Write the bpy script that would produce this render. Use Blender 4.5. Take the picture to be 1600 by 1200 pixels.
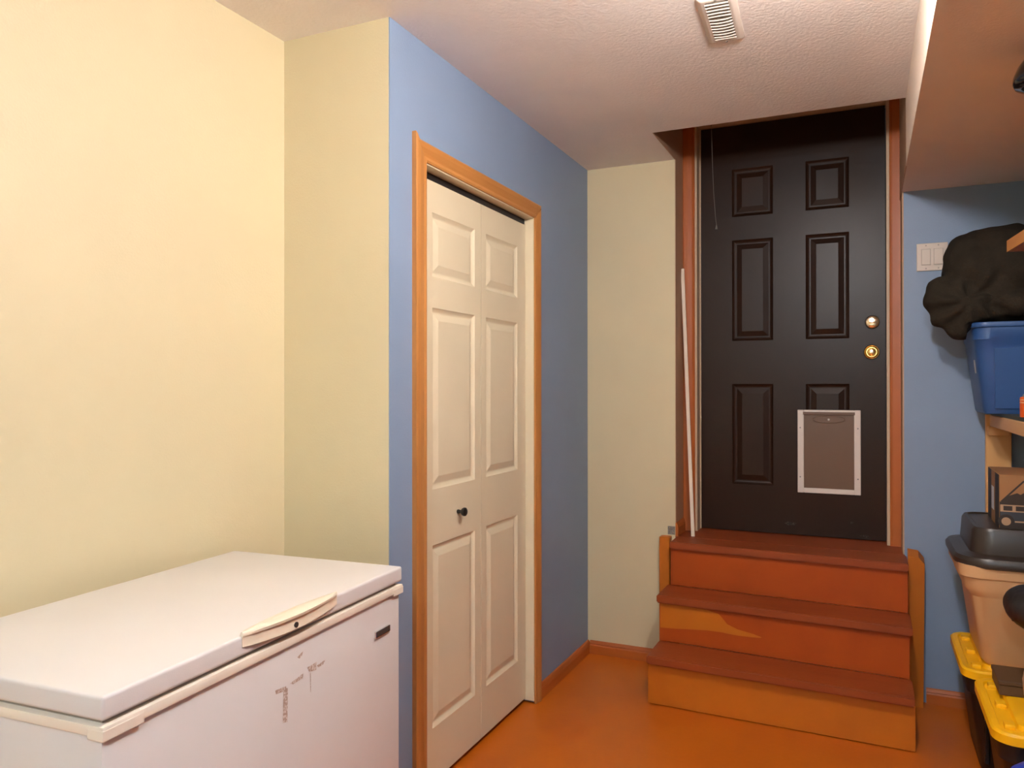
import bpy, bmesh, math, random
from math import sin, cos, pi, radians, atan2, sqrt
from mathutils import Vector, Matrix, noise

random.seed(7)
for o in list(bpy.data.objects):
    bpy.data.objects.remove(o)
S = bpy.context.scene
C = S.collection

# ------------------------------------------------------------------ camera
F_PX, YAW, PIT, ROL, HC = 1209.9, 0.428, 0.0033, 0.0009, 1.33
cam_d = bpy.data.cameras.new('camera')
cam_d.sensor_width = 36.0
cam_d.lens = F_PX / 1600 * 36.0
cam_d.clip_start = 0.02
cam = bpy.data.objects.new('camera', cam_d)
C.objects.link(cam)
CAM_M = (Matrix.Translation((0, 0, HC)) @ Matrix.Rotation(YAW, 4, 'Z')
         @ Matrix.Rotation(pi/2 + PIT, 4, 'X') @ Matrix.Rotation(-ROL, 4, 'Z'))
cam.matrix_world = CAM_M
S.camera = cam

# ------------------------------------------------------------------ world, exposure
W = bpy.data.worlds.new('world')
S.world = W
W.use_nodes = True
W.node_tree.nodes['Background'].inputs[0].default_value = (0.02, 0.02, 0.022, 1)
W.node_tree.nodes['Background'].inputs[1].default_value = 0.2
S.view_settings.view_transform = 'Standard'
S.view_settings.look = 'None'
S.view_settings.gamma = 1.0
S.view_settings.use_curve_mapping = False
S.view_settings.exposure = 1.95
MAIN_LAMP = (-0.07, 1.55)            # ceiling bulb just above the frame
MAIN_COL, MAIN_POW = (1.0, 0.95, 0.92), 134.0
BACK_FILL = (-0.10, -1.00)           # unseen bulb added behind the camera for the cool light from there
BACK_COL, BACK_POW = (0.64, 0.83, 1.0), 205.0

# ------------------------------------------------------------------ helpers
def ray(u, v):
    d = Vector(((u-800)/F_PX, (600-v)/F_PX, -1.0))
    return (CAM_M.to_3x3() @ d)
def on_plane(u, v, p, n):
    o = Vector((0, 0, HC)); d = ray(u, v); n = Vector(n)
    return o + d * ((Vector(p)-o).dot(n) / d.dot(n))
def at(u, v, **k):
    (a, val), = k.items(); i = 'xyz'.index(a)
    n = [0, 0, 0]; n[i] = 1; p = [0, 0, 0]; p[i] = val
    return on_plane(u, v, p, n)

def lin(c):
    c = c/255.0
    return c/12.92 if c <= 0.04045 else ((c+0.055)/1.055)**2.4
def srgb(r, g, b): return (lin(r), lin(g), lin(b), 1)

def mat(name, col, rough=0.5, metal=0.0, var=0.0, vscale=8.0, bump=0.0, bscale=300.0,
        col2=None, stretch=None, spec=0.5, detail=4.0, coat=0.0, thresh=None):
    m = bpy.data.materials.new(name); m.use_nodes = True
    nt = m.node_tree; b = nt.nodes['Principled BSDF']
    b.inputs['Base Color'].default_value = col
    b.inputs['Roughness'].default_value = rough
    b.inputs['Metallic'].default_value = metal
    b.inputs['Specular IOR Level'].default_value = spec
    if coat: b.inputs['Coat Weight'].default_value = coat
    tc = nt.nodes.new('ShaderNodeTexCoord')
    src = tc.outputs['Object']
    if stretch:
        mp = nt.nodes.new('ShaderNodeMapping'); mp.inputs['Scale'].default_value = stretch
        nt.links.new(src, mp.inputs[0]); src = mp.outputs[0]
    if var or col2:
        n = nt.nodes.new('ShaderNodeTexNoise'); n.inputs['Scale'].default_value = vscale
        n.inputs['Detail'].default_value = detail
        nt.links.new(src, n.inputs['Vector'])
        r = nt.nodes.new('ShaderNodeValToRGB')
        lo, hi = thresh or (0.3, 0.7)
        r.color_ramp.elements[0].position = lo; r.color_ramp.elements[1].position = hi
        c2 = col2 or tuple(min(1, c*(1-var)) for c in col[:3]) + (1,)
        r.color_ramp.elements[0].color = col; r.color_ramp.elements[1].color = c2
        nt.links.new(n.outputs['Fac'], r.inputs[0]); nt.links.new(r.outputs[0], b.inputs['Base Color'])
    if bump:
        n2 = nt.nodes.new('ShaderNodeTexNoise'); n2.inputs['Scale'].default_value = bscale
        n2.inputs['Detail'].default_value = 3
        nt.links.new(tc.outputs['Object'], n2.inputs['Vector'])
        bp = nt.nodes.new('ShaderNodeBump'); bp.inputs['Strength'].default_value = bump
        bp.inputs['Distance'].default_value = 0.004
        nt.links.new(n2.outputs['Fac'], bp.inputs['Height']); nt.links.new(bp.outputs[0], b.inputs['Normal'])
    return m
def wood(name, col, col2, axis, rough=0.45, scale=14.0, squash=0.06):
    st = [1, 1, 1]; st['xyz'.index(axis)] = squash
    return mat(name, col, rough, col2=col2, vscale=scale, stretch=tuple(st), detail=8)

M = {}
M['cream'] = mat('cream_paint', (0.68, 0.585, 0.372, 1), 0.55, var=0.04, vscale=3, bump=0.12, bscale=180)
M['blue'] = mat('blue_paint', (0.23, 0.312, 0.45, 1), 0.5, var=0.06, vscale=3, bump=0.12, bscale=180)
M['ceil'] = mat('ceiling_paint', (0.88, 0.83, 0.80, 1), 0.75, var=0.05, vscale=4, bump=0.5, bscale=95)
M['soff'] = mat('soffit_paint', (0.88, 0.74, 0.62, 1), 0.7, var=0.04, vscale=4, bump=0.2, bscale=150)
M['floor'] = mat('floor_paint', (0.54, 0.128, 0.004, 1), 0.42, col2=(0.48, 0.106, 0.004, 1), vscale=3.5, bump=0.08, bscale=60)
M['tread'] = mat('tread_paint', (0.30, 0.056, 0.007, 1), 0.5, col2=(0.26, 0.045, 0.006, 1), vscale=7, bump=0.15, bscale=80, stretch=(0.5, 3, 1))
M['riser'] = mat('riser_paint', (0.42, 0.070, 0.004, 1), 0.5, spec=0.35, col2=(0.36, 0.056, 0.004, 1), vscale=6, bump=0.1, bscale=80)
M['ochre'] = mat('ochre_paint', (0.55, 0.155, 0.006, 1), 0.45, col2=(0.48, 0.13, 0.005, 1), vscale=6, bump=0.1, bscale=80)
for ax in 'xyz':
    M['oak'+ax] = wood('oak_trim_'+ax, (0.54, 0.240, 0.064, 1), (0.42, 0.160, 0.038, 1), ax)
    M['dark_oak'+ax] = wood('dark_oak_'+ax, (0.47, 0.122, 0.017, 1), (0.38, 0.088, 0.012, 1), ax)
    M['pine'+ax] = wood('pine_'+ax, (0.78, 0.44, 0.17, 1), (0.68, 0.35, 0.12, 1), ax)
M['leaf'] = mat('bifold_paint', (0.75, 0.66, 0.47, 1), 0.42, var=0.03, vscale=5)
M['black_door'] = mat('black_door_paint', (0.024, 0.0085, 0.0035, 1), 0.38, spec=0.27, var=0.2, vscale=5, bump=0.06, bscale=40)
M['track'] = mat('track_black', (0.012, 0.012, 0.014, 1), 0.5)
M['white_line'] = mat('weather_strip', (0.56, 0.41, 0.27, 1), 0.5)
M['brass'] = mat('brass', (0.86, 0.60, 0.22, 1), 0.16, metal=1.0)
M['nickel'] = mat('pale_brass', (0.90, 0.78, 0.56, 1), 0.18, metal=1.0)
M['knob'] = mat('black_knob', (0.012, 0.011, 0.010, 1), 0.3)
M['freezer'] = mat('freezer_enamel', (0.70, 0.665, 0.65, 1), 0.32, var=0.03, vscale=6, bump=0.05, bscale=500)
M['fz_trim'] = mat('freezer_trim', (0.80, 0.71, 0.60, 1), 0.4)
M['fz_handle'] = mat('freezer_handle', (0.80, 0.70, 0.55, 1), 0.35)
M['gasket'] = mat('grey_gasket', (0.36, 0.30, 0.26, 1), 0.7)
M['residue'] = mat('tape_residue', (0.42, 0.30, 0.24, 1), 0.8, col2=(0.66, 0.57, 0.52, 1), vscale=220, thresh=(0.45, 0.6))
M['badge'] = mat('badge_dark', (0.05, 0.042, 0.04, 1), 0.25)
M['chrome'] = mat('chrome', (0.75, 0.73, 0.7, 1), 0.15, metal=1.0)
M['white_pl'] = mat('white_plastic', (0.74, 0.66, 0.60, 1), 0.4)
M['vent'] = mat('vent_enamel', (0.72, 0.65, 0.58, 1), 0.4)
M['vent_in'] = mat('vent_inside', (0.42, 0.37, 0.32, 1), 0.8)
M['flap'] = mat('pet_flap', (0.155, 0.085, 0.05, 1), 0.4)
M['plate'] = mat('switch_plate', (0.62, 0.52, 0.43, 1), 0.4)
M['rod'] = mat('painted_rod', (0.80, 0.68, 0.55, 1), 0.45)
M['cord'] = mat('cotton_cord', (0.16, 0.14, 0.12, 1), 0.8)
M['steel'] = mat('galvanized_steel', (0.36, 0.35, 0.34, 1), 0.45, metal=0.7, var=0.4, vscale=200)
M['yellow'] = mat('yellow_lid', (0.95, 0.49, 0.004, 1), 0.38)
M['black_tote'] = mat('black_tote', (0.010, 0.009, 0.010, 1), 0.4)
M['tan'] = mat('tan_tote', (0.64, 0.38, 0.19, 1), 0.45)
M['brown_lid'] = mat('brown_lid', (0.035, 0.024, 0.018, 1), 0.36)
M['blue_tub'] = mat('blue_tub', (0.027, 0.085, 0.25, 1), 0.38)
M['sticker'] = mat('white_sticker', (0.65, 0.65, 0.66, 1), 0.6)
M['jacket'] = mat('dark_cloth', (0.030, 0.022, 0.014, 1), 0.9, var=0.25, vscale=20, bump=0.3, bscale=250, spec=0.2)
M['green'] = mat('shelf_green', (0.060, 0.065, 0.045, 1), 0.6)
M['carton'] = mat('carton', (0.36, 0.17, 0.065, 1), 0.75, var=0.06, vscale=20)
M['carton_dark'] = mat('carton_print_dark', (0.035, 0.022, 0.016, 1), 0.65)
M['carton_slate'] = mat('carton_print_slate', (0.040, 0.043, 0.052, 1), 0.65)
M['carton_tan'] = mat('carton_print_tan', (0.42, 0.26, 0.15, 1), 0.7)
M['can'] = mat('orange_can', (0.66, 0.095, 0.012, 1), 0.35)
M['can_band'] = mat('can_band', (0.72, 0.42, 0.22, 1), 0.4)
M['can_cap'] = mat('can_cap', (0.16, 0.16, 0.15, 1), 0.4)
M['gloss_black'] = mat('gloss_black', (0.006, 0.006, 0.007, 1), 0.08, coat=0.5)
M['black_soft'] = mat('black_vinyl', (0.016, 0.012, 0.011, 1), 0.45)
M['beige'] = mat('beige_plastic', (0.55, 0.33, 0.22, 1), 0.45)
M['blue_pl'] = mat('bright_blue_plastic', (0.015, 0.05, 0.42, 1), 0.35)
M['shaded_item'] = mat('shaded_brown', (0.10, 0.050, 0.020, 1), 0.6, var=0.15, vscale=15)  # dark tone includes the shade below the tan tote
M['scuff'] = mat('pale_scuff', (0.022, 0.014, 0.010, 1), 0.8, col2=(0.13, 0.10, 0.075, 1), vscale=120, thresh=(0.5, 0.68))
M['lining'] = mat('stairwell_brown', (0.50, 0.31, 0.19, 1), 0.6, var=0.08, vscale=6)
M['porcelain'] = mat('porcelain', (0.8, 0.78, 0.74, 1), 0.3)

def tag(o, label=None, cat=None, group=None, kind=None):
    if label: o['label'] = label
    if cat: o['category'] = cat
    if group: o['group'] = group
    if kind: o['kind'] = kind
    return o
MW = {}
def empty(name, loc, rz=0.0):
    o = bpy.data.objects.new(name, None); C.objects.link(o)
    o.location = loc; o.rotation_euler = (0, 0, rz)
    o.empty_display_size = 0.1
    MW[o.name] = Matrix.Translation(loc) @ Matrix.Rotation(rz, 4, 'Z')
    return o

class B:
    """collects shapes in one bmesh"""
    def __init__(s): s.bm = bmesh.new()
    def box(s, x0, x1, y0, y1, z0, z1, bev=0.0, seg=2):
        t = bmesh.new()
        bmesh.ops.create_cube(t, size=1)
        for v in t.verts:
            v.co = Vector((x0+(v.co.x+.5)*(x1-x0), y0+(v.co.y+.5)*(y1-y0), z0+(v.co.z+.5)*(z1-z0)))
        if bev: bmesh.ops.bevel(t, geom=t.edges[:], offset=bev, segments=seg, affect='EDGES', profile=0.6)
        s.join(t); return s
    def join(s, t, mtx=None):
        if mtx: bmesh.ops.transform(t, matrix=mtx, verts=t.verts[:])
        me = bpy.data.meshes.new('tmp'); t.to_mesh(me); t.free()
        s.bm.from_mesh(me); bpy.data.meshes.remove(me)
    def poly(s, pts):
        s.bm.faces.new([s.bm.verts.new(p) for p in pts]); return s
    def hexa(s, a, b):
        """a, b: two 4-point loops -> closed solid"""
        A = [s.bm.verts.new(p) for p in a]; Bv = [s.bm.verts.new(p) for p in b]
        n = len(A)
        s.bm.faces.new(A[::-1]); s.bm.faces.new(Bv)
        for i in range(n): s.bm.faces.new((A[i], A[(i+1) % n], Bv[(i+1) % n], Bv[i]))
        return s
    def loft(s, rings, cap0=True, cap1=True):
        prev = None
        for r in rings:
            cur = [s.bm.verts.new(p) for p in r]
            n = len(cur)
            if prev:
                for i in range(n): s.bm.faces.new((prev[i], prev[(i+1) % n], cur[(i+1) % n], cur[i]))
            elif cap0: s.bm.faces.new(cur[::-1])
            prev = cur
        if cap1: s.bm.faces.new(prev)
        return s
    def lathe(s, prof, c=(0, 0, 0), n=24, axis='z'):
        """prof: (radius, height) pairs"""
        rings = []
        for r, h in prof:
            L = []
            for i in range(n):
                a = 2*pi*i/n
                p = (r*cos(a), r*sin(a), h)
                if axis == 'y': p = (p[0], -p[2], p[1])     # height towards -y
                if axis == 'x': p = (p[2], p[0], p[1])      # height towards +x
                L.append(Vector(p)+Vector(c))
            rings.append(L)
        return s.loft(rings)
    def tube(s, pts, r, n=8):
        pts = [Vector(p) for p in pts]; rings = []
        rr = r if isinstance(r, (list, tuple)) else [r]*len(pts)
        for i, p in enumerate(pts):
            d = (pts[min(i+1, len(pts)-1)]-pts[max(i-1, 0)]).normalized()
            a = d.orthogonal().normalized() if i == 0 else (a - d*a.dot(d)).normalized()
            b = d.cross(a)
            rings.append([p+(a*cos(2*pi*k/n)+b*sin(2*pi*k/n))*rr[i] for k in range(n)])
        return s.loft(rings)
    def obj(s, name, m, parent=None, world=False, smooth=None, loc=None):
        bm = s.bm
        bmesh.ops.recalc_face_normals(bm, faces=bm.faces[:])
        if world and parent is not None:
            bmesh.ops.transform(bm, matrix=MW[parent.name].inverted(), verts=bm.verts[:])
        if loc is not None:
            bmesh.ops.translate(bm, vec=-Vector(loc), verts=bm.verts[:])
        me = bpy.data.meshes.new(name); bm.to_mesh(me); bm.free()
        me.materials.append(M[m] if isinstance(m, str) else m)
        o = bpy.data.objects.new(name, me); C.objects.link(o)
        if parent is not None: o.parent = parent
        if loc is not None: o.location = loc
        if smooth is not None:
            for p in me.polygons: p.use_smooth = True
            me.set_sharp_from_angle(angle=radians(smooth))
        MW[o.name] = (MW[parent.name] if parent is not None else Matrix()) @ Matrix.Translation(loc or (0, 0, 0))
        return o
def rrect(hx, hy, r, z, cx=0, cy=0, n=6):
    r = min(r, hx*.999, hy*.999); L = []
    for k, (sx, sy) in enumerate(((1, 1), (-1, 1), (-1, -1), (1, -1))):
        for i in range(n+1):
            a = pi/2*k + pi/2*i/n
            L.append(Vector((cx+sx*(hx-r)+r*cos(a), cy+sy*(hy-r)+r*sin(a), z)))
    return L
def struct(name, b, m, label, cat, **k):
    o = b.obj(name, m, **k); return tag(o, label, cat, kind='structure')

# ------------------------------------------------------------------ room numbers (metres)
XL, Y1, XB, YF = -1.658, 1.913, -1.266, 3.688      # left wall, closet end, closet face, far wall
XS, XR, YE, H = -0.826, 0.150, 3.258, 2.414         # stair opening left/right, ceiling edge, ceiling
XSO, HS = 0.141, 2.157                              # soffit face and underside
XW, YB = 1.28, -1.9                                 # right wall, wall behind the camera
YC, YD = 3.870, 3.945                               # door wall, door face
ZL = 0.615                                          # landing
ZT = 3.05                                           # top of the stair shaft
CY0, CY1, CZ = 2.117, 2.992, 2.035                  # closet opening
DX0, DX1, DZ = -0.757, 0.088, 2.625                 # entry door opening

# ------------------------------------------------------------------ structure
struct('floor', B().box(XL-.1, XW+.1, YB-.1, YF+.02, -.1, 0), 'floor', 'plain orange-brown painted floor', 'floor')
struct('wall_left', B().box(XL-.1, XL, YB-.1, Y1, 0, H), 'cream', 'cream painted wall behind the chest freezer', 'wall')
struct('wall_left_return', B().box(XL-.1, XB-.09, Y1, Y1+.10, 0, H).box(XB-.09, XB-.004, Y1, Y1+.1, 0, H), 'cream',
       'narrow cream wall end between the freezer wall and the blue closet wall', 'wall')
b = B()
b.box(XB-.1, XB, Y1+.001, CY0-.02, 0, H).box(XB-.1, XB, CY1+.02, YF, 0, H).box(XB-.1, XB, CY0-.02, CY1+.02, CZ+.02, H)
struct('wall_closet', b, 'blue', 'blue painted wall around the cream bifold closet door', 'wall')
struct('wall_closet_inside', B().box(XB-.75, XB-.70, Y1+.1, YF+.05, 0, H).box(XB-.70, XB-.1, YF, YF+.05, 0, H).box(XB-.7, XB-.1, Y1+.1, Y1+.12, 0, H)
       .box(XB-.75, XL-.1, Y1+.1, YF+.05, H, H+.05).box(XB-.75, XL-.1, Y1+.1, YF+.05, -.05, 0),
       'cream', 'unlit inner faces of the closet behind the bifold door', 'wall')
struct('wall_far', B().box(XB, XS, YF, YF+.36, 0, H), 'cream', 'narrow cream wall between the blue closet wall and the stairs', 'wall')
struct('wall_far_blue', B().box(XR, XW+.1, YF, YF+.36, 0, HS), 'blue', 'blue painted wall beside the steps behind the stored totes', 'wall')
struct('wall_right', B().box(XW, XW+.1, YB-.1, YF, 0, HS), 'blue', 'blue painted wall behind the storage shelves', 'wall')
struct('wall_behind', B().box(XL-.1, XW+.1, YB-.1, YB, 0, H), 'cream', 'cream wall behind the photographer', 'wall')
b = B()
b.box(XL-.1, XSO, YB-.1, YE, H, H+.2).box(XL-.1, XS, YE, YF+.36, H, H+.2)
struct('ceiling', b, 'ceil', 'off-white stippled ceiling cut away above the steps', 'ceiling')
struct('soffit', B().box(XSO, XW+.1, YB-.1, YE, HS, H+.2).box(XSO+.003, XW+.1, YE, YF+.36, HS, H+.2), 'soff', 'dropped off-white soffit box along the right side', 'soffit')
b = B()
b.box(XS-.1, XS, YE-.1, YF+.36, H+.2, ZT).box(XS-.1, XR+.1, YE-.1, YE, H+.2, ZT).box(XR, XR+.1, YE-.1, YF+.36, H+.2, ZT)
b.box(XS-.1, XR+.1, YE-.1, YF+.36, ZT, ZT+.1)
struct('wall_stairwell', b, 'soff', 'shaded off-white faces of the stairwell rising above the ceiling', 'wall')
b = B()
b.box(XS, DX0-.018, YC, YC+.14, 0, ZT).box(DX1+.018, XR, YC, YC+.14, 0, ZT).box(DX0-.018, DX1+.018, YC, YC+.14, DZ+.018, ZT)
b.box(DX0-.018, DX1+.018, YC+.02, YC+.14, 0, ZL-.03)
struct('wall_entry', b, 'soff', 'narrow wall around the black entry door', 'wall')

struct('trim_3', B().box(XSO, XSO+.003, YE, YC-.017, HS, H+.2).box(XSO+.003, XR+.0, YF, YC-.017, ZL, HS), 'lining', 'brown lining board on the right side of the stairwell', 'trim')
struct('trim_4', B().box(XS-.001, XS+.003, YF+.001, YC-.017, ZL+.065, H).box(XS-.001, XS+.003, YE, YC-.017, H, ZT), 'lining', 'thin brown facing on the left side of the stairwell, shade put into its colour', 'trim')  # brown facing added over this side to carry the shade on its paint
# moulded frame with mitred corners --------------------------------
CASP = [(0, 0), (0, .007), (.006, .010), (.016, .009), (.024, .012), (.040, .016), (.054, .017), (.060, .015), (.060, 0)]
def casing_strip(a, bb, wdir, ndir, ma, mb, prof=CASP, scale=1.0):
    """strip from a to bb; profile grows along wdir (away from opening) and ndir (out of wall); ma/mb mitre the ends"""
    a, bb, wdir, ndir = Vector(a), Vector(bb), Vector(wdir), Vector(ndir)
    d = (bb-a).normalized()
    r0 = [a + wdir*w*scale + ndir*h - d*(w*scale if ma else 0) for w, h in prof]
    r1 = [bb + wdir*w*scale + ndir*h + d*(w*scale if mb else 0) for w, h in prof]
    s = B(); s.loft([r0, r1]); return s

# closet casing (trim_1)
t = empty('trim_1', (XB, CY0, 0))
tag(t, 'oak door casing around the cream bifold closet door', 'trim', kind='structure')
g = .004
casing_strip((XB, CY0-g, 0), (XB, CY0-g, CZ+g), (0, -1, 0), (1, 0, 0), 0, 1, scale=1.28).obj('casing_leg', 'oakz', t, True)
casing_strip((XB, CY1+g, 0), (XB, CY1+g, CZ+g), (0, 1, 0), (1, 0, 0), 0, 1, scale=.78).obj('casing_leg', 'oakz', t, True)
# head: mitre depths differ on the two sides
s = B()
pa = [Vector((XB+h, CY0-g-w*1.28, CZ+g+w*.95)) for w, h in CASP]
pb = [Vector((XB+h, CY1+g+w*.78, CZ+g+w*.95)) for w, h in CASP]
s.loft([pa, pb]); s.obj('casing_head', 'oaky', t, True)
# closet jamb lining (cream painted)
b = B()
b.box(XB-.1, XB+.001, CY0-.018, CY0, 0, CZ+.018)
b.obj('jamb', 'leaf', t, True)
B().box(XB-.1, XB+.001, CY1, CY1+.018, .012, CZ+.018).obj('jamb', 'leaf', t, True)
B().box(XB-.1, XB+.001, CY0, CY1, CZ, CZ+.018).obj('jamb_head', 'leaf', t, True)

# moulded panel leaf --------------------------------------------------
PROF = [(0, 0), (.004, .0035), (.010, .007), (.014, .0085), (.018, .0085), (.040, .0015), (.042, .001)]
def panel_leaf(name, o, U, V, N, w, h, th, rects, m, parent, prof=PROF, pscale=1.0):
    o, U, V, N = map(Vector, (o, U, V, N))
    us = sorted({0, w, *[r[0] for r in rects], *[r[1] for r in rects]})
    vs = sorted({0, h, *[r[2] for r in rects], *[r[3] for r in rects]})
    s = B(); bm = s.bm; G = {}
    P = lambda u, v, d=0: o+U*u+V*v-N*d
    for u in us:
        for v in vs: G[u, v] = bm.verts.new(P(u, v))
    for i in range(len(us)-1):
        for j in range(len(vs)-1):
            cu, cv = (us[i]+us[i+1])/2, (vs[j]+vs[j+1])/2
            if any(r[0] < cu < r[1] and r[2] < cv < r[3] for r in rects): continue
            bm.faces.new((G[us[i], vs[j]], G[us[i+1], vs[j]], G[us[i+1], vs[j+1]], G[us[i], vs[j+1]]))
    bk = {}
    for u in us:
        for v in vs:
            if u in (0, w) or v in (0, h): bk[u, v] = bm.verts.new(P(u, v, th))
    rim = [(u, 0) for u in us] + [(w, v) for v in vs[1:]] + [(u, h) for u in us[::-1][1:]] + [(0, v) for v in vs[::-1][1:-1]]
    for k in range(len(rim)):
        a, c = rim[k], rim[(k+1) % len(rim)]
        bm.faces.new((G[a], G[c], bk[c], bk[a]))
    bm.faces.new([bk[k] for k in rim])
    leaf = s.obj(name, m, parent, True)
    for r in rects:
        q = B(); rings = []
        for ins, d in prof:
            ins *= pscale
            rings.append([P(r[0]+ins, r[2]+ins, d), P(r[1]-ins, r[2]+ins, d), P(r[1]-ins, r[3]-ins, d), P(r[0]+ins, r[3]-ins, d)])
        q.loft(rings, cap0=False)
        q.obj('panel', m, leaf, True)
    return leaf

# closet bifold door (door_1)
XD = -1.302
dr = empty('door_1', (XD, (CY0+CY1)/2, 0.02))
tag(dr, 'cream moulded bifold closet door with two leaves and a black knob', 'door', kind='structure')
LZ0, LZ1 = .022, 2.010
ysp = at(751.5, 700, x=XD).y
def yz(u, v): p = at(u, v, x=XD); return p.y, p.z
leaves = []
for k, (ya, yb, pu) in enumerate(((CY0+.004, ysp-.0015, (675.5, 742)), (ysp+.0015, CY1-.003, (759.5, 808.5)))):
    y0, y1 = yz(pu[0], 700)[0]-ya, yz(pu[1], 700)[0]-ya
    rows = ((332.5, 433), (483, 766), (854, 1139.6)) if k == 0 else ((364.6, 452), (493.8, 744.6), (821, 1072))
    rr = []
    for va, vb in rows:
        rr.append((y0, y1, yz(pu[0], vb)[1]-LZ0, yz(pu[0], va)[1]-LZ0))
    leaves.append(rr)
# both leaves share the same rail heights: average them
avg = [tuple((leaves[0][i][j]+leaves[1][i][j])/2 for j in (2, 3)) for i in range(3)]
for k, (ya, yb) in enumerate(((CY0+.004, ysp-.0015), (ysp+.0015, CY1-.003))):
    rr = [(leaves[k][i][0], leaves[k][i][1], *avg[i]) for i in range(3)]
    leaf = panel_leaf('door_leaf', (XD, ya, LZ0), (0, 1, 0), (0, 0, 1), (1, 0, 0), yb-ya, LZ1-LZ0, .032, rr, 'leaf', dr)
    if k == 0:
        kp = at(715, 799, x=XD)
        kb = B(); kb.lathe([(.007, 0), (.0075, .004), (.006, .010), (.006, .014), (.013, .020), (.0155, .026), (.0150, .031), (.010, .035), (.004, .0362)],
                           c=(XD, kp.y, kp.z), n=20, axis='x')
        ko = kb.obj('knob', 'knob', leaf, True, smooth=40); ko['label'] = 'small round black knob'
tb = B().box(XD-.028, XD-.004, CY0+.002, CY1-.002, LZ1+.004, CZ-.001)
tk = tb.obj('track', 'track', dr, True); tk['label'] = 'black metal track above the leaves'

# entry door casing and jamb (trim_2)
t = empty('trim_2', ((DX0+DX1)/2, YC, ZL))
tag(t, 'stained wood casing and jamb around the black entry door', 'trim', kind='structure')
ECAS = [(0, 0), (0, .010), (.004, .013), (.012, .012), (.030, .014), (.046, .015), (.050, .014), (.050, 0)]
casing_strip((DX0-.010, YC, ZL), (DX0-.010, YC, DZ+.01), (-1, 0, 0), (0, -1, 0), 0, 0, ECAS, 1.14).obj('casing_leg', 'dark_oakz', t, True)
casing_strip((DX1+.012, YC, ZL), (DX1+.012, YC, DZ+.01), (1, 0, 0), (0, -1, 0), 0, 0, ECAS, 0.98).obj('casing_leg', 'dark_oakz', t, True)
casing_strip((DX0-.066, YC, DZ+.011), (DX1+.06, YC, DZ+.011), (0, 0, 1), (0, -1, 0), 0, 0, ECAS, 1.1).obj('casing_head', 'dark_oakx', t, True)
B().box(DX0-.018, DX0, YC-.004, YC+.13, ZL, DZ+.018).obj('jamb', 'white_line', t, True)
B().box(DX1, DX1+.018, YC-.004, YC+.13, ZL, DZ+.018).obj('jamb', 'white_line', t, True)
B().box(DX0, DX1, YC-.004, YC+.13, DZ, DZ+.018).obj('jamb_head', 'white_line', t, True)
B().box(DX0, DX0+.006, YD-.008, YD+.002, ZL+.002, DZ).obj('weather_strip', 'white_line', t, True)

# entry door (door_2)
dr = empty('door_2', ((DX0+DX1)/2, YD, ZL))
tag(dr, 'black six-panel entry door with brass locks and a pet flap', 'door', kind='structure')
x0, z0 = DX0+.006, ZL+.004
def xz(u, v): p = at(u, v, y=YD); return p.x-x0, p.z-z0
cols = [(xz(1144, 500)[0], xz(1208, 500)[0]), (xz(1259, 500)[0], xz(1327, 500)[0])]
zz = lambda ul, vl, ur, vr: (xz(ul, vl)[1]+xz(ur, vr)[1])/2
rowz = [(zz(1144, 755, 1208, 759), zz(1144, 600, 1208, 600)), (zz(1144, 532, 1259, 531), zz(1144, 375, 1259, 368)), (zz(1150, 339, 1259, 329), 0)]
top = rowz[2][0] + .235
rects = []
for c0, c1 in cols:
    rects += [(c0, c1, *rowz[0]), (c0, c1, *rowz[1]), (c0, c1, rowz[2][0], top)]
EPROF = [(0, 0), (.004, .004), (.010, .008), (.016, .010), (.022, .010), (.044, .003), (.047, .002)]
leaf = panel_leaf('door_leaf', (x0, YD, z0), (1, 0, 0), (0, 0, 1), (0, -1, 0), DX1-.003-x0, DZ-.004-z0, .044, rects, 'black_door', dr, EPROF)
for k, (u, v, ru, rv) in enumerate(((1160, 806, 1.5, 2), (1236, 818, 13, 5), (1331, 817, 3, 2.5), (1352, 838, 9, 2.5))):
    c_ = at(u, v, y=YD); q = B()
    q.poly([(c_.x+.0027*ru*cos(a)*random.uniform(.5, 1), YD-.0003, c_.z+.0027*rv*sin(a)*random.uniform(.4, 1)) for a in [2*pi*i/14 for i in range(14)]])
    q.obj('scuff', 'scuff', leaf, True)
# deadbolt with thumb turn
p = at(1363, 503, y=YD-.012)
d = B(); d.lathe([(.031, 0), (.031, .006), (.028, .010), (.024, .0125), (.008, .0125), (.001, .0125)], c=(p.x, YD, p.z), n=28, axis='y')
db = d.obj('deadbolt', 'nickel', dr, True, smooth=40); db['label'] = 'round pale brass deadbolt plate'
d = B(); d.box(p.x-.016, p.x+.016, YD-.028, YD-.012, p.z-.006, p.z+.003, .003)
d.lathe([(.008, .012), (.007, .024), (.001, .025)], c=(p.x, YD, p.z), n=14, axis='y')
d.obj('thumb_turn', 'nickel', db, True, smooth=40)
p = at(1362, 550, y=YD-.008)
d = B(); d.lathe([(.034, 0), (.034, .006), (.031, .010), (.027, .009), (.023, .004), (.019, .004), (.0165, .010), (.0175, .022), (.0155, .027), (.010, .029), (.001, .029)],
                 c=(p.x, YD, p.z), n=28, axis='y')
kn = d.obj('door_knob', 'brass', dr, True, smooth=40); kn['label'] = 'round polished brass knob'
d = B(); d.lathe([(.009, .0285), (.009, .031), (.006, .0315), (.001, .0315)], c=(p.x, YD, p.z), n=18, axis='y')
d.obj('lock_button', 'nickel', kn, True, smooth=40)
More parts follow.
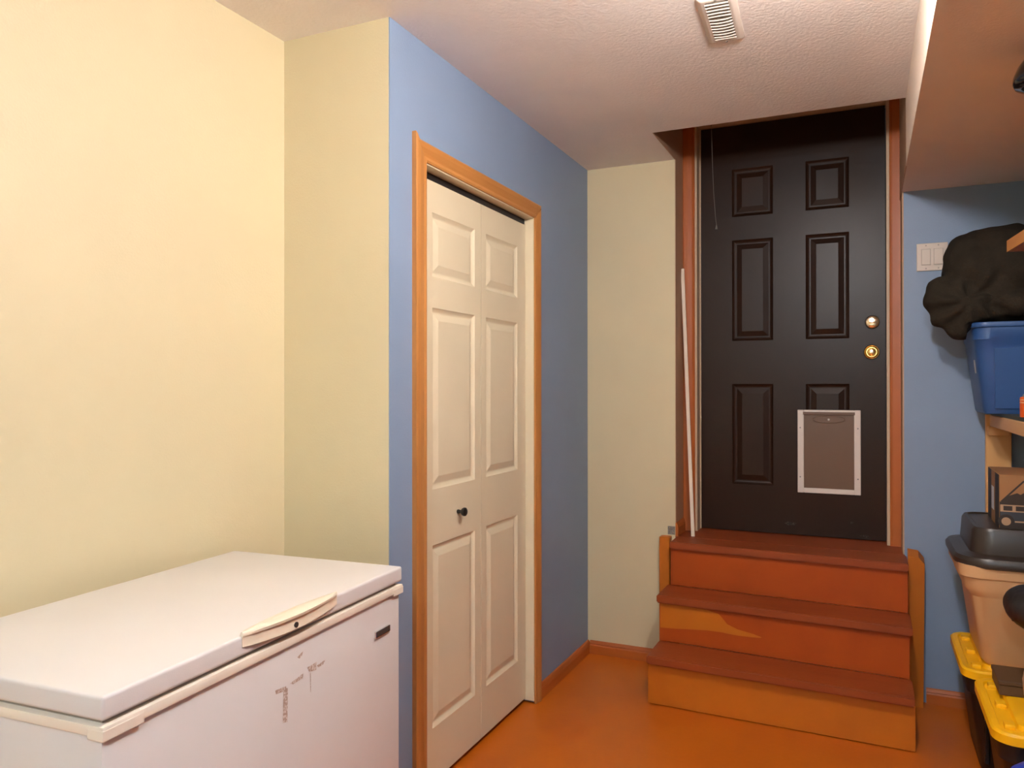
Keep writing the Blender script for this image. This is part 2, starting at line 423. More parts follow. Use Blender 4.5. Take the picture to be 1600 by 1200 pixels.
# pet flap
q = [at(*uv, y=YD-.01) for uv in ((1245.5, 768.5), (1344, 775), (1346, 642.5), (1247, 639))]
px0, px1 = (q[0].x+q[3].x)/2, (q[1].x+q[2].x)/2
pz0, pz1 = (q[0].z+q[1].z)/2, (q[2].z+q[3].z)/2
d = B(); yo = YD-.012; fw = .028
for a in ((px0, px0+fw, pz0, pz1), (px1-fw, px1, pz0, pz1), (px0+fw, px1-fw, pz0, pz0+fw*.85), (px0+fw, px1-fw, pz1-fw*.4, pz1)):
    d.box(a[0], a[1], yo, YD+.003, a[2], a[3], .002, 1)
pf = d.obj('pet_door_frame', 'white_pl', dr, True); pf['label'] = 'white plastic pet door frame'
d = B(); d.box(px0+fw, px1-fw, YD-.007, YD, pz0+fw*.85, pz1-fw*.4)
fl = d.obj('pet_flap', 'flap', pf, True); fl['label'] = 'brown translucent pet flap'
d = B(); d.box(px0+fw-.004, px1-fw+.004, YD-.013, YD-.004, pz1-fw*.4-.012, pz1-fw*.4+.002, .002)
d.obj('flap_hinge_bar', 'flap', pf, True)
d = B(); cx, cz = (px0+px1)/2, pz1-.045
ring = [Vector((cx+.070*cos(2*pi*i/28), YD-.0078, cz+.017*sin(2*pi*i/28))) for i in range(29)]
d.tube(ring, .0016, 6); d.obj('flap_moulding', 'flap', pf, True)
d = B(); d.lathe([(.005, .007), (.005, .011), (.002, .0125)], c=(cx, YD, cz), n=12, axis='y'); d.obj('flap_button', 'white_pl', pf, True)
for sx in (px0+.012, px1-.012):
    for sz in (pz0+.075, pz1-.085):
        d = B(); d.lathe([(.0035, .012), (.0035, .0135), (.001, .014)], c=(sx, YD, sz), n=10, axis='y'); d.obj('screw', 'steel', pf, True)

# baseboards
BP = [(0, 0), (.013, 0), (.013, .040), (.010, .047), (.012, .050), (.007, .060), (.003, .064), (0, .064)]
def baseboard(name, a, c, n, label, m):
    a, c, n = Vector(a), Vector(c), Vector(n)
    s = B(); s.loft([[a+n*w+Vector((0, 0, h)) for w, h in BP], [c+n*w+Vector((0, 0, h)) for w, h in BP]])
    return struct(name, s, m, label, 'baseboard')
baseboard('baseboard_closet', (XB, CY1+g+.048, 0), (XB, YF, 0), (1, 0, 0), 'short wood baseboard under the blue closet wall', 'dark_oaky')
baseboard('baseboard_far', (XB+.013, YF, 0), (XS-.065, YF, 0), (0, -1, 0), 'short wood baseboard under the narrow cream wall', 'dark_oakx')
baseboard('baseboard_far_blue', (XR+.08, YF, 0), (XW, YF, 0), (0, -1, 0), 'wood baseboard under the blue wall behind the totes', 'dark_oakx')
baseboard('baseboard_landing', (XS, YF+.002, ZL), (XS, YC-.016, ZL), (1, 0, 0), 'tiny wood baseboard piece beside the door on the landing', 'dark_oaky')
baseboard('baseboard_left', (XL, YB, 0), (XL, Y1, 0), (1, 0, 0), 'wood baseboard along the wall behind the freezer', 'dark_oaky')

# ------------------------------------------------------------------ lamps
def ceiling_lamp(xy, col, power, label):
    t = empty('ceiling_lamp', (xy[0], xy[1], H))
    tag(t, label, 'lamp', 'ceiling bulbs')
    B().lathe([(.055, 0), (.055, -.012), (.045, -.022), (.028, -.030), (.024, -.092), (.019, -.097)], n=24).obj('lamp_holder', 'porcelain', t, smooth=40)
    m = bpy.data.materials.new('bulb_glow'); m.use_nodes = True
    nt = m.node_tree; nt.nodes.remove(nt.nodes['Principled BSDF'])
    e = nt.nodes.new('ShaderNodeEmission'); e.inputs[0].default_value = (*col, 1); e.inputs[1].default_value = power
    nt.links.new(e.outputs[0], nt.nodes['Material Output'].inputs[0])
    B().lathe([(.015, -.094)] + [(.052*sin(a), -.145+.052*cos(a)) for a in [pi*(.12+.86*i/13) for i in range(14)]], n=20).obj('bulb', m, t, smooth=60)
    return t
ceiling_lamp(MAIN_LAMP, MAIN_COL, MAIN_POW, 'bare warm bulb on the ceiling between freezer and steps')
ceiling_lamp(BACK_FILL, BACK_COL, BACK_POW, 'unseen bulb added on the ceiling behind the photographer for cool light from there')

# ------------------------------------------------------------------ steps
st = empty('wooden_steps', (XS+.49, 3.19, 0))
tag(st, 'three orange-brown painted wooden steps up to the black door', 'steps')
def skew_board(x0, x1, fl, fr, bl, br, z0, z1):
    """board whose front runs from (x0,fl) to (x1,fr)"""
    return B().hexa([(x0, fl, z0), (x1, fr, z0), (x1, br, z0), (x0, bl, z0)], [(x0, fl, z1), (x1, fr, z1), (x1, br, z1), (x0, bl, z1)])
ZN = [.210, .413, .615]
FN = [(3.163, 3.127), (3.362, 3.302), (3.545, 3.492)]
XX = [(-.832, .160), (-.838, .162), (-.822, .157)]
TH = .034
base = [(3.196, 3.165), (FN[1][0]+.024, FN[1][1]+.024), (FN[2][0]+.022, FN[2][1]+.022)]
# treads
for k in range(3):
    bl, br = (base[k+1] if k < 2 else (YF-.001, YF-.001))
    o_ = skew_board(XX[k][0], XX[k][1], *FN[k], bl-.0005 if k < 2 else bl, br-.0005 if k < 2 else br, ZN[k]-TH, ZN[k])
    bmesh.ops.bevel(o_.bm, geom=o_.bm.edges[:], offset=.005, segments=2, affect='EDGES')
    o_.obj('tread', 'tread', st, True)
struct('floor_landing', B().box(XS, XR, YF-.0005, YD+.05, ZL-TH, ZL), 'tread', 'reddish brown landing board at the foot of the black door', 'floor')
# risers
for k in range(3):
    z0 = .004 if k == 0 else ZN[k-1]
    xa, xb = ((-.832, .163), (-.829, .152), (-.812, .155))[k]
    r = skew_board(xa, xb, *base[k], base[k][0]+.018, base[k][1]+.018, z0, ZN[k]-TH-.0005)
    r.obj('riser', 'ochre' if k == 0 else 'riser', st, True)
# patch of older ochre paint left showing on the middle riser
y_at = lambda x: base[1][0] + (base[1][1]-base[1][0])*(x+.829)/(.152+.829)
up = [(-.826, .378), (-.76, .377), (-.70, .374), (-.62, .370), (-.57, .360), (-.555, .345), (-.535, .322), (-.49, .306), (-.43, .297), (-.395, .288)]
dn = [(-.826, .266), (-.76, .270), (-.70, .276), (-.62, .283), (-.57, .284), (-.555, .284), (-.535, .282), (-.49, .280), (-.43, .282), (-.395, .285)]
q = B()
for i in range(len(up)-1):
    a, c, e, f = up[i], up[i+1], dn[i+1], dn[i]
    q.poly([(p_[0], y_at(p_[0])-.0008, p_[1]) for p_ in (a, c, e, f)])
bmesh.ops.remove_doubles(q.bm, verts=q.bm.verts[:], dist=1e-5)
o_ = q.obj('old_paint_patch', 'ochre', st, True); o_['label'] = 'lighter ochre patch of paint with a wavy edge'
# side stringers and posts
for x in (-.826, .128):
    q = B()
    f = lambda i, x=x: FN[i][0]+.045 if x < 0 else FN[i][1]+.045
    prof = [(f(0), 0), (f(0), ZN[0]-TH-.001), (f(1), ZN[0]-TH-.001), (f(1), ZN[1]-TH-.001), (f(2), ZN[1]-TH-.001), (f(2), ZN[2]-TH-.001), (YF-.002, ZN[2]-TH-.001), (YF-.002, 0)]
    q.loft([[Vector((x, y, z)) for y, z in prof], [Vector((x+.02, y, z)) for y, z in prof]])
    q.obj('stringer', 'riser', st, True)
q = B().box(-.893, -.843, 3.640, YF-.001, .0, ZL+.002, .003, 1); q.obj('side_post', 'ochre', st, True)
q = B()
prof = [(.1605, 0), (.216, 0), (.222, .612), (.200, .640), (.1605, .645)]
q.loft([[Vector((x, 3.622, z-(.02 if z > .6 else 0))) for x, z in prof], [Vector((x, YF-.014, z)) for x, z in prof]])
o_ = q.obj('side_post', 'ochre', st, True); o_['label'] = 'ochre post with a sloped top'

# ------------------------------------------------------------------ chest freezer
FA = radians(93.3); FP = (-1.029, 0.793)
fz = empty('chest_freezer', (FP[0], FP[1], 0), FA)
tag(fz, 'white chest freezer with a moulded lid handle and tape marks', 'freezer')
FL, FD, FH = .898, .535, .870
B().box(.004, FL-.004, .006, FD-.004, .02, FH-.062, .006).obj('body', 'freezer', fz, smooth=40)
B().box(.03, FL-.03, .03, FD-.03, 0, .03).obj('base_plinth', 'badge', fz)
B().box(.012, FL-.012, .014, FD-.01, FH-.050, FH-.030).obj('gasket', 'gasket', fz)
B().box(0, FL, 0, FD, FH-.037, FH, .006, 3).obj('lid', 'freezer', fz, smooth=50)
tr = B()
tr.box(-.001, FL+.001, -.002, FD, FH-.062, FH-.045, .003)
trim_o = tr.obj('rim_trim', 'fz_trim', fz, smooth=40)
for xa, xb in ((-.0015, .075), (FL-.045, FL+.0015)):
    B().box(xa, xb, -.0028, .03, FH-.067, FH-.050, .0015).obj('corner_trim', 'fz_trim', trim_o)
fpl = lambda u, v, off=0.0: MW['chest_freezer'].inverted() @ on_plane(u, v, MW['chest_freezer'] @ Vector((0, off, 0)), MW['chest_freezer'].to_3x3() @ Vector((0, 1, 0)))
def ftop(u, v): return MW['chest_freezer'].inverted() @ at(u, v, z=FH)
hx0, hx1 = ftop(376, 994).x, ftop(528, 930).x
N = 18
# handle: crescent plate on the lid edge with a curved front flange
q = B(); rt = []; rb_ = []
for i in range(N+1):
    t_ = i/N; x = hx0+(hx1-hx0)*t_
    fb = .017*sin(pi*t_)**.8 + .002
    bk = .022*sin(pi*min(1, t_*1.02))**.7 + .005
    rt.append((x, -fb, bk))
q2 = []
for (x, fb, bk) in rt:
    q2.append([Vector((x, fb, FH-.001)), Vector((x, fb-.001, FH+.004)), Vector((x, fb*.5, FH+.008)), Vector((x, bk*.6, FH+.0065)), Vector((x, bk, FH+.001)), Vector((x, bk, FH-.004))])
q.loft(q2)
hd = q.obj('lid_handle', 'fz_handle', fz, smooth=50)
q2 = []
for i, (x, fb, bk) in enumerate(rt):
    t_ = i/N; dz = .020+.006*sin(pi*t_)**.8
    q2.append([Vector((x, fb+.001, FH-.001)), Vector((x, fb*.72, FH-.003)), Vector((x, fb*.66, FH-dz*.7)), Vector((x, fb*.74, FH-dz)), Vector((x, .002, FH-dz)), Vector((x, .002, FH-.001))])
q = B(); q.loft(q2); q.obj('handle_front', 'fz_handle', hd, smooth=35)
lk = fpl(462, 976, -.012)
q = B(); q.lathe([(.0058, 0), (.0058, .0055), (.0042, .006), (.001, .005)], c=(lk.x, -.0095, lk.z), n=16, axis='y'); o_ = q.obj('lock', 'badge', hd, smooth=40); o_['label'] = 'small round dark lock'
# badge
c0, c1 = fpl(588, 995), fpl(610, 982)
zc = (fpl(599, 987).z)
q = B().box(c0.x, c1.x, .0005, .0065, zc-.0085, zc+.0085, .002); bo = q.obj('badge', 'chrome', fz); bo['label'] = 'small dark brand badge with a chrome rim'
B().box(c0.x+.003, c1.x-.001, -.0005, .003, zc-.0065, zc+.0075, .001).obj('badge_face', 'badge', bo)
# tape residue strips on the front
def strip(uvs):
    q = B(); q.poly([fpl(u, v, .0054) for u, v in uvs]); o_ = q.obj('tape_residue', 'residue', fz); return o_
strip([(443, 1076), (450, 1075), (449, 1128), (442, 1130)])
strip([(430, 1079), (447, 1072), (448, 1079), (431, 1085)])
strip([(453, 1068), (474, 1052), (473, 1060), (458, 1069)])
strip([(480, 1043), (495, 1034), (494, 1047), (483, 1050)])
strip([(495, 1040), (509, 1030), (505, 1038), (498, 1043)])
strip([(464, 1027), (474, 1017), (472, 1024), (468, 1029)])
strip([(484.5, 1051), (485.5, 1050), (486, 1081), (485, 1081)])

# ------------------------------------------------------------------ ceiling vent
ve = empty('ceiling_vent', (-.384, 2.330, H), radians(2.6))
tag(ve, 'white louvred air register screwed to the ceiling', 'vent')
w2, l2 = .054, .150
q = B(); 
outer = [rrect(w2, l2, .008, 0), rrect(w2, l2, .008, -.002), rrect(w2-.010, l2-.010, .006, -.009), rrect(w2-.016, l2-.016, .004, -.010)]
outer += [rrect(w2-.0215, l2-.024, .002, -.009), rrect(w2-.0215, l2-.024, .002, -.001)]
q.loft(outer, cap0=False, cap1=False); q.obj('frame', 'vent', ve, smooth=40)
B().box(-w2+.012, w2-.012, -l2+.012, l2-.012, -.0015, -.0003).obj('backing', 'vent_in', ve)
ns = 13; iw = w2-.0215
for i in range(ns):
    y = -l2+.034 + i*(2*l2-.068)/(ns-1)
    bow = .006 if 0 < i < ns-1 else 0
    q = B(); rings = []
    for k in range(7):
        x = -iw+2*iw*k/6; yy = y + bow*(1-(x/iw)**2)*(1 if i > 4 else -.3)
        rings.append([Vector((x, yy-.004, -.0105)), Vector((x, yy-.002, -.0125)), Vector((x, yy+.006, -.004)), Vector((x, yy+.004, -.002))])
    q.loft(rings); q.obj('slat', 'vent', ve)
for y in (-l2+.011, l2-.011):
    q = B(); q.lathe([(.0035, -.009), (.0035, -.0115), (.001, -.012)], c=(0, y, 0), n=10); q.obj('screw', 'steel', ve)

# ------------------------------------------------------------------ small things on the walls
p0, p1 = at(1432, 381.5, y=YF), at(1432, 424.5, y=YF)
sw = empty('light_switch', (p0.x+.058, YF, (p0.z+p1.z)/2))
tag(sw, 'double rocker light switch plate on the blue wall by the door', 'switch')
B().box(-.058, .058, -.006, 0, -.058, .058, .0025).obj('plate', 'plate', sw)
for x in (-.023, .023):
    q = B().box(x-.0175, x+.0175, -.0066, -.003, -.034, .034); rf = q.obj('rocker_frame', 'gasket', sw)
    B().box(x-.0165, x+.0165, -.010, -.005, -.033, .033, .0015).obj('rocker', 'plate', rf)
for x in (-.023, .023):
    for z in (-.048, .048):
        B().lathe([(.003, .006), (.003, .007), (.001, .0072)], c=(x, 0, z), n=10, axis='y').obj('screw', 'gasket', sw)

br = empty('metal_bracket', (-.846, YF, ZL+.004))
tag(br, 'small grey metal bracket on the cream wall above the steps', 'bracket')
B().box(-.016, .018, -.003, 0, .003, .043, .0008, 1).obj('plate', 'steel', br)
for x, z in ((-.007, .034), (.009, .013)):
    B().lathe([(.003, .003), (.003, .004), (.001, .0045)], c=(x, 0, z), n=10, axis='y').obj('screw', 'chrome', br)

bt = at(1083, 838, z=ZL); tp = at(1066.5, 420, x=XS+.008)
q = B(); a, c = Vector((bt.x, bt.y, ZL+.0005)), Vector((tp.x, tp.y, tp.z))
q.hexa([a+Vector(v) for v in ((-.008, -.005, 0), (.008, -.005, 0), (.008, .005, 0), (-.008, .005, 0))],
       [c+Vector(v) for v in ((-.008, -.005, 0), (.008, -.005, 0), (.008, .005, 0), (-.008, .005, 0))])
tag(q.obj('white_rod', 'rod'), 'thin white wooden rod leaning in the corner beside the black door', 'rod')

pts = [(-.640, 3.56, ZT-.002)] + [at(u, v, y=3.56) for u, v in ((1112, 215), (1113, 250), (1115, 300), (1118, 340), (1119.5, 352))]
pc = empty('pull_cord', (-.61, 3.56, pts[-1].z)); tag(pc, 'thin pull cord hanging in front of the black door', 'cord')
B().tube(pts, .0010, 6).obj('cord', 'cord', pc, True)
e_ = pts[-1]
B().lathe([(.0015, .002), (.003, -.004), (.0055, -.016), (.005, -.018)], c=e_, n=10).obj('cord_pull', 'cord', pc, True, smooth=40)

# ------------------------------------------------------------------ shelving on the right
sh = empty('storage_shelves', (.86, 3.0, 0)); tag(sh, 'wooden storage shelves along the right wall with a green top', 'shelf')
SX, SZ = .458, 1.228
B().box(SX+.004, XW-.003, 1.75, YF-.03, SZ-.013, SZ).obj('shelf_top', 'green', sh, True)
B().box(SX, SX+.038, 1.75, YF-.03, SZ-.060, SZ-.0135, .003, 1).obj('shelf_edge', 'piney', sh, True)
B().box(SX+.038, XW-.003, 1.75, YF-.03, SZ-.055, SZ-.0135).obj('shelf_frame', 'piney', sh, True)
B().box(.445, .534, YF-.030, YF-.001, .0, SZ-.0135, .002, 1).obj('upright', 'pinez', sh, True)
B().box(.445, .534, 1.76, 1.80, .0, SZ-.061, .002, 1).obj('upright', 'pinez', sh, True)
B().box(.450, .525, YF-.062, YF-.0305, SZ-.097, SZ-.061, .002, 1).obj('cleat', 'pinex', sh, True)
B().box(XW-.04, XW-.003, 1.74, 1.80, 0, 1.80).obj('wall_post', 'pinez', sh, True)
B().box(XW-.04, XW-.003, 2.80, 2.86, 0, 1.80).obj('wall_post', 'pinez', sh, True)
# upper board, slightly askew
e0 = at(1573, 394, y=2.90); ang = radians(5.1)
q = B(); dx = tuple((sin(ang), -cos(ang)))
A0 = Vector((e0.x, 2.90, e0.z)); A1 = A0 + Vector((dx[0]*1.15, dx[1]*1.15, 0))
Wd = Vector((cos(ang), sin(ang), 0))*.72
tz = Vector((0, 0, .036))
q.hexa([A0, A1, A1+Wd, A0+Wd], [A0+tz, A1+tz, A1+Wd+tz, A0+Wd+tz]); q.obj('upper_board', 'oaky', sh, True)

# ------------------------------------------------------------------ totes
def tote_body(name, parent, m, hx, hy, h, taper, r=.05, rim=.012, z0=0.0):
    q = B()
    q.loft([rrect(hx-taper-.01, hy-taper-.01, r*.8, z0), rrect(hx-taper, hy-taper, r, z0+.012), rrect(hx-.018, hy-.018, r, z0+h*.80),
            rrect(hx-.006, hy-.006, r, z0+h*.82), rrect(hx-.004, hy-.004, r, z0+h-.012), rrect(hx, hy, r, z0+h-.010), rrect(hx, hy, r, z0+h)])
    return q.obj(name, m, parent, smooth=40)
def yellow_tote(cx, cy, label):
    hx, hy, h = .385, .235, .345
    t = empty('storage_tote', (cx, cy, 0)); tag(t, label, 'tote', 'black totes with yellow lids')
    tote_body('bin', t, 'black_tote', hx-.012, hy-.012, h, .050)
    for sx in range(-5, 6):
        B().box(sx*.062-.008, sx*.062+.008, -hy+.020, -hy+.045, .05, h*.72, .004, 1).obj('rib', 'black_tote', t)
    q = B(); z = h-.008
    q.loft([rrect(hx-.004, hy-.004, .055, z), rrect(hx, hy, .058, z+.002), rrect(hx, hy, .058, z+.026), rrect(hx-.006, hy-.006, .055, z+.032),
            rrect(hx-.022, hy-.022, .048, z+.032), rrect(hx-.026, hy-.026, .046, z+.025), rrect(hx-.065, hy-.050, .035, z+.025),
            rrect(hx-.069, hy-.054, .033, z+.037), rrect(hx-.080, hy-.064, .030, z+.040)])
    ld = q.obj('lid', 'yellow', t, smooth=35); ld['label'] = 'yellow snap-on lid'
    for sx in (-1, 1):
        for y in (-hy+.075, 0, hy-.075):
            B().box(sx*(hx-.048)-.014, sx*(hx-.048)+.014, y-.018, y+.018, z+.020, z+.038, .005).obj('lid_block', 'yellow', ld, smooth=40)
    for x in (-.2, 0, .2):
        for sy in (-1, 1):
            B().box(x-.03, x+.03, sy*(hy-.037)-.007, sy*(hy-.037)+.007, z+.020, z+.034, .004).obj('lid_block', 'yellow', ld, smooth=40)
    return t, z+.040
t1, ZTOP = yellow_tote(.298+.385, 3.495-.235, 'black tote with yellow lid against the back wall, under the tan tote')
t2, _ = yellow_tote(.322+.385, 2.985-.235-.003, 'black tote with yellow lid nearest the camera, in front of its twin')

# tan tote with brown lid
tt = empty('storage_tote', (.268+.33, 3.262, ZTOP+.0005)); tag(tt, 'tan tote with a domed brown lid stacked on a yellow-lidded tote', 'tote')
hx, hy = .318, .250
q = B()
q.loft([rrect(.225, .185, .045, 0), rrect(.238, .198, .06, .015), rrect(.268, .215, .06, .235), rrect(.272, .218, .06, .24), rrect(.288, .226, .06, .262),
        rrect(.293, .230, .06, .30), rrect(.305, .236, .06, .305), rrect(.308, .238, .06, .345)])
q.obj('bin', 'tan', tt, smooth=35)
q = B(); z = .338
q.loft([rrect(hx-.010, hy-.008, .105, z), rrect(hx, hy, .11, z+.006), rrect(hx+.001, hy+.001, .11, z+.022), rrect(hx-.008, hy-.006, .105, z+.034),
        rrect(hx-.030, hy-.026, .085, z+.036), rrect(hx-.048, hy-.040, .065, z+.044), rrect(hx-.054, hy-.044, .06, z+.118), rrect(hx-.062, hy-.050, .055, z+.130),
        rrect(hx-.072, hy-.060, .045, z+.131), rrect(hx-.077, hy-.065, .040, z+.126)])
q.obj('lid', 'brown_lid', tt, smooth=40)
BZ = ZTOP+.0005+z+.1263

# printed carton on the tan tote
cb = empty('printed_carton', (.417, 3.110, BZ), radians(-1.0)); tag(cb, 'brown carton printed with a mountain and a bus, on the tan tote', 'box')
cw, cd, ch = .30, .300, .185
B().box(0, cw, 0, cd, 0, ch, .002, 1).obj('carton_body', 'carton', cb)
def flat(name, pts, m, y=-.0008):
    q = B(); q.poly([(x, y, z) for x, z in pts]); return q.obj(name, m, cb)
flat('print_mountain', [(.004, .088), (.030, .115), (.052, .124), (.062, .119), (.072, .126), (.085, .121), (.100, .118), (.130, .088)], 'carton_dark')
for a_, b_ in (((.006, .093), (.072, .166)), ((.072, .166), (.138, .093))):
    dx_, dz_ = b_[0]-a_[0], b_[1]-a_[1]; L_ = sqrt(dx_*dx_+dz_*dz_); nx, nz = -dz_/L_*.0028, dx_/L_*.0028
    flat('print_line', [(a_[0]-nx, a_[1]-nz), (b_[0]-nx, b_[1]-nz), (b_[0]+nx, b_[1]+nz), (a_[0]+nx, a_[1]+nz)], 'carton_dark', -.0010)
flat('print_ground', [(.001, .001), (cw-.001, .001), (cw-.001, .093), (.001, .093)], 'carton_dark', -.0006)
flat('print_bus', [(.004, .022), (.26, .022), (.26, .062), (.004, .062)], 'carton_slate', -.0010)
flat('print_window_band', [(.003, .059), (.26, .059), (.26, .083), (.003, .083)], 'carton_tan', -.0011)
for k in range(6):
    x = .012+.036*k
    flat('print_window', [(x, .063), (x+.026, .063), (x+.026, .079), (x, .079)], 'carton_dark', -.0013)
for cx in (.020, .215):
    flat('print_wheel', [(cx+.024*cos(2*pi*i/20), max(.002, .026+.024*sin(2*pi*i/20))) for i in range(20)], 'carton_dark', -.0014)
    flat('print_wheel_hub', [(cx+.014*cos(2*pi*i/20), .026+.014*sin(2*pi*i/20)) for i in range(20)], 'carton_tan', -.0016)
flat('print_stripe', [(.045, .024), (.19, .024), (.19, .029), (.045, .029)], 'carton_tan', -.0015)
def side(name, y0, y1, z0, z1, m, x=-.0008):
    q = B(); q.poly([(x, y0, z0), (x, y1, z0), (x, y1, z1), (x, y0, z1)]); return q.obj(name, m, cb)
side('print_side', .001, cd-.001, .001, ch-.001, 'carton_dark')
side('side_strip', .10, .20, .001, ch-.001, 'carton', -.0010)
side('side_label', .125, .195, .045, .128, 'sticker', -.0013)

# ------------------------------------------------------------------ blue tub, jacket, can on the shelf
tu = empty('blue_tub', (.352+.29, 3.466, SZ+.0005)); tag(tu, 'blue plastic tub on the shelf under the dark jacket', 'tub')
q = B()
hx, hy, h = .29, .190, .335
prof = [(-.052, -.045, .03, 0), (-.046, -.038, .045, .010), (-.022, -.018, .055, .20), (-.014, -.012, .055, .268), (-.010, -.008, .055, .273), (-.009, -.007, .055, .315), (0, 0, .055, .318), (.002, .002, .055, .330), (0, 0, .055, h),
        (-.010, -.010, .05, h), (-.014, -.014, .05, .32), (-.028, -.022, .05, .25), (-.055, -.048, .04, .014)]
q.loft([rrect(hx+a, hy+b_, r, z) for a, b_, r, z in prof]); q.obj('tub_body', 'blue_tub', tu, smooth=40)
for x in (-.16, .0, .16):
    q = B()
    y0 = -hy
    rings = [[Vector((x-.05, y0+.046+.0, .02)), Vector((x+.05, y0+.046, .02)), Vector((x+.05, y0+.030, .02)), Vector((x-.05, y0+.030, .02))],
             [Vector((x-.055, y0+.026, .24)), Vector((x+.055, y0+.026, .24)), Vector((x+.055, y0+.010, .24)), Vector((x-.055, y0+.010, .24))]]
    q.loft(rings); q.obj('front_panel', 'blue_tub', tu)
q = B(); q.poly([(-hx+.0265, -.11, .15), (-hx+.0265, -.07, .15), (-hx+.0215, -.07, .20), (-hx+.0215, -.11, .20)])
q.obj('sticker', 'sticker', tu)

# jacket: overlapping lumps fused, then creased
def blob(parts, voxel, name):
    bm = bmesh.new()
    for c, r, rot in parts:
        mt = Matrix.Translation(c) @ Matrix.Rotation(rot[2], 4, 'Z') @ Matrix.Rotation(rot[1], 4, 'Y') @ Matrix.Rotation(rot[0], 4, 'X') @ Matrix.Diagonal((*r, 1))
        bmesh.ops.create_icosphere(bm, subdivisions=4, radius=1, matrix=mt)
    me = bpy.data.meshes.new(name); bm.to_mesh(me); bm.free()
    o = bpy.data.objects.new(name, me); C.objects.link(o)
    md = o.modifiers.new('r', 'REMESH'); md.mode = 'VOXEL'; md.voxel_size = voxel
    sm = o.modifiers.new('s', 'SMOOTH'); sm.iterations = 6; sm.factor = .6
    dg = bpy.context.evaluated_depsgraph_get()
    me2 = bpy.data.meshes.new_from_object(o.evaluated_get(dg))
    bpy.data.objects.remove(o); bpy.data.meshes.remove(me)
    return me2
JY = 3.42
JP = lambda u, v, y=JY: at(u, v, y=y)
parts = []
def lump(u, v, ru, rv, ry, y=JY, rot=0.0):
    p = JP(u, v, y); k = .00225*y/3.42
    parts.append((p, (ru*k, ry, rv*k), (0, rot, 0)))
lump(1570, 432, 92, 84, .19, 3.46)
lump(1650, 425, 100, 80, .19, 3.47)
lump(1530, 425, 52, 66, .15, 3.42)
lump(1512, 402, 33, 38, .12, 3.42)
lump(1560, 385, 60, 36, .14, 3.46)
lump(1590, 480, 75, 32, .19, 3.44)
lump(1488, 468, 44, 40, .09, 3.36, .35)
lump(1503, 500, 24, 28, .07, 3.36, .2)
lump(1470, 455, 24, 28, .06, 3.36)
lump(1520, 480, 34, 32, .09, 3.36)
lump(1484, 488, 30, 31, .07, 3.36, .5)
lump(1498, 508, 26, 21, .06, 3.355)
jm = blob(parts, .011, 'dark_jacket')
jm.materials.clear(); jm.materials.append(M['jacket'])
jo = Vector((.60, 3.45, SZ+.335))
nrm = [v.normal.copy() for v in jm.vertices]
# keep clear of tub rim, back wall
for v, n in zip(jm.vertices, nrm):
    p = v.co
    # long curved folds radiating from the gathered spot on the left
    c = JP(1512, 470, 3.3)
    d = Vector((p.x-c.x, 0, p.z-c.z)); a = atan2(d.z, d.x); r = d.length
    f = sin(a*7 + 6*r + 3*noise.noise(p*7)) * .011 * min(1, r/.05) * max(.15, 1-r/.33)
    f += noise.noise(p*11)*.012 + noise.noise(p*26)*.005
    q_ = p + n*f
    q_.y = min(q_.y, YF-.012)
    v.co = q_
for v in jm.vertices:
    p = v.co
    if p.x > .343 and p.z < SZ+.338 and p.y > 3.265:
        if p.x < .385 and p.z < SZ+.31: p.x = .343
        else: p.z = SZ+.338
for p in jm.polygons: p.use_smooth = True
for v in jm.vertices: v.co -= jo
jk = bpy.data.objects.new('dark_jacket', jm); C.objects.link(jk); jk.location = jo
tag(jk, 'bundled dark brown jacket piled on the blue tub', 'jacket')

cn = empty('orange_can', (.490, 2.99, SZ+.0005)); tag(cn, 'small orange can with pale bands standing on the shelf', 'can')
B().lathe([(.030, 0), (.031, .002), (.031, .062), (.029, .066)], n=24).obj('can_body', 'can', cn, smooth=40)
for z in (.046, .055):
    B().lathe([(.0313, z), (.0314, z+.0005), (.0314, z+.003), (.0313, z+.0035)], n=24).obj('band', 'can_band', cn, smooth=40)
B().lathe([(.024, .066), (.022, .074), (.012, .080), (.002, .081)], n=24).obj('cap', 'can_cap', cn, smooth=40)

# ------------------------------------------------------------------ things cut by the right edge of the frame
q = B()
c = Vector((.325+.088, 2.20, HS))
q.lathe([(.020, 0), (.022, -.010), (.040, -.018), (.060, -.036), (.078, -.062), (.087, -.085), (.088, -.098), (.084, -.106), (.060, -.113), (.02, -.116), (.001, -.116)], c=c, n=32)
tag(q.obj('hanging_dome', 'gloss_black', None, smooth=50, loc=c), 'glossy black dome hanging under the soffit at the right edge', 'fixture')

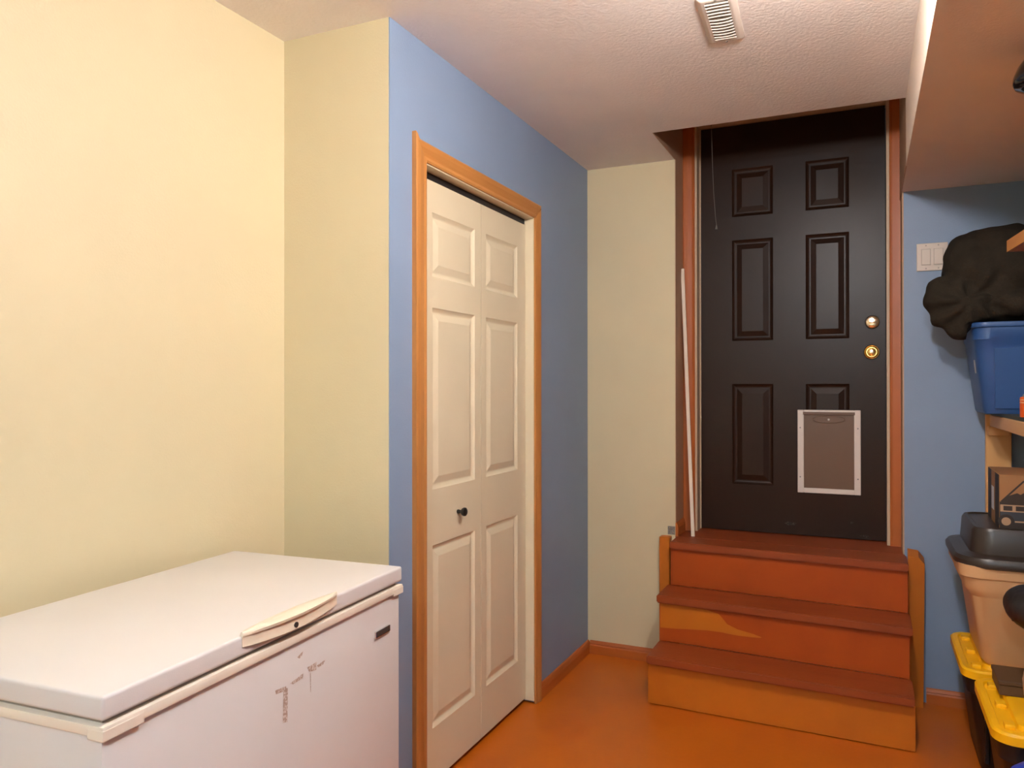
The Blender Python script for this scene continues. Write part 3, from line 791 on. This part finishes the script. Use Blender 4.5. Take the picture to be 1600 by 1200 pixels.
ZT2 = ZTOP+.0005
bb_ = empty('beige_jar', (.417+.085, 2.685, ZT2)); tag(bb_, 'beige round jar standing on the nearest yellow lid', 'jar')
B().lathe([(.060, 0), (.070, .008), (.082, .05), (.085, .09), (.078, .13), (.062, .165), (.058, .175)], n=28).obj('jar_body', 'beige', bb_, smooth=40)
B().lathe([(.064, .172), (.064, .205), (.058, .210)], n=28).obj('jar_lid', 'black_soft', bb_, smooth=40)
pb_ = blob([(Vector((.372+.10, 2.715, ZT2+.295)), (.100, .12, .070), (0, .1, 0)), (Vector((.372+.15, 2.715, ZT2+.245)), (.095, .10, .045), (0, .5, 0)), (Vector((.372+.19, 2.72, ZT2+.31)), (.14, .13, .085), (0, 0, 0))], .010, 'black_bag')
pb_.materials.clear(); pb_.materials.append(M['black_soft'])
oo = Vector((.372+.13, 2.72, ZT2+.2105))
for v in pb_.vertices:
    v.co += Vector(v.normal)*noise.noise(v.co*14)*.006
    v.co.z = max(v.co.z, oo.z); v.co -= oo
for p in pb_.polygons: p.use_smooth = True
po = bpy.data.objects.new('black_bag', pb_); C.objects.link(po); po.location = oo
tag(po, 'rounded black bundle resting on the beige jar at the right edge', 'bundle')

bx_ = empty('shaded_item', (.374+.11, 2.875, ZT2)); tag(bx_, 'dark brown block for the shadowed patch and low item on the nearest yellow lid behind the beige jar', 'box')
B().box(-.11, .11, -.075, .075, 0, .032, .002, 1).obj('item_body', 'shaded_item', bx_)  # block stands in for shade under the tan tote and a low item
B().box(-.113, .113, -.078, .078, .0325, .045, .002, 1).obj('item_top', 'shaded_item', bx_)
bc = empty('blue_container', (.342+.068, 2.385, 0)); tag(bc, 'bright blue rounded container on the floor in the bottom right corner', 'container')
B().lathe([(.055, 0), (.060, .006), (.066, .05), (.068, .27), (.064, .276)], n=28).obj('container_body', 'blue_pl', bc, smooth=40)
B().lathe([(.070, .262), (.072, .268), (.072, .300), (.066, .325), (.045, .343), (.018, .350), (.001, .351)], n=28).obj('container_lid', 'blue_pl', bc, smooth=50)
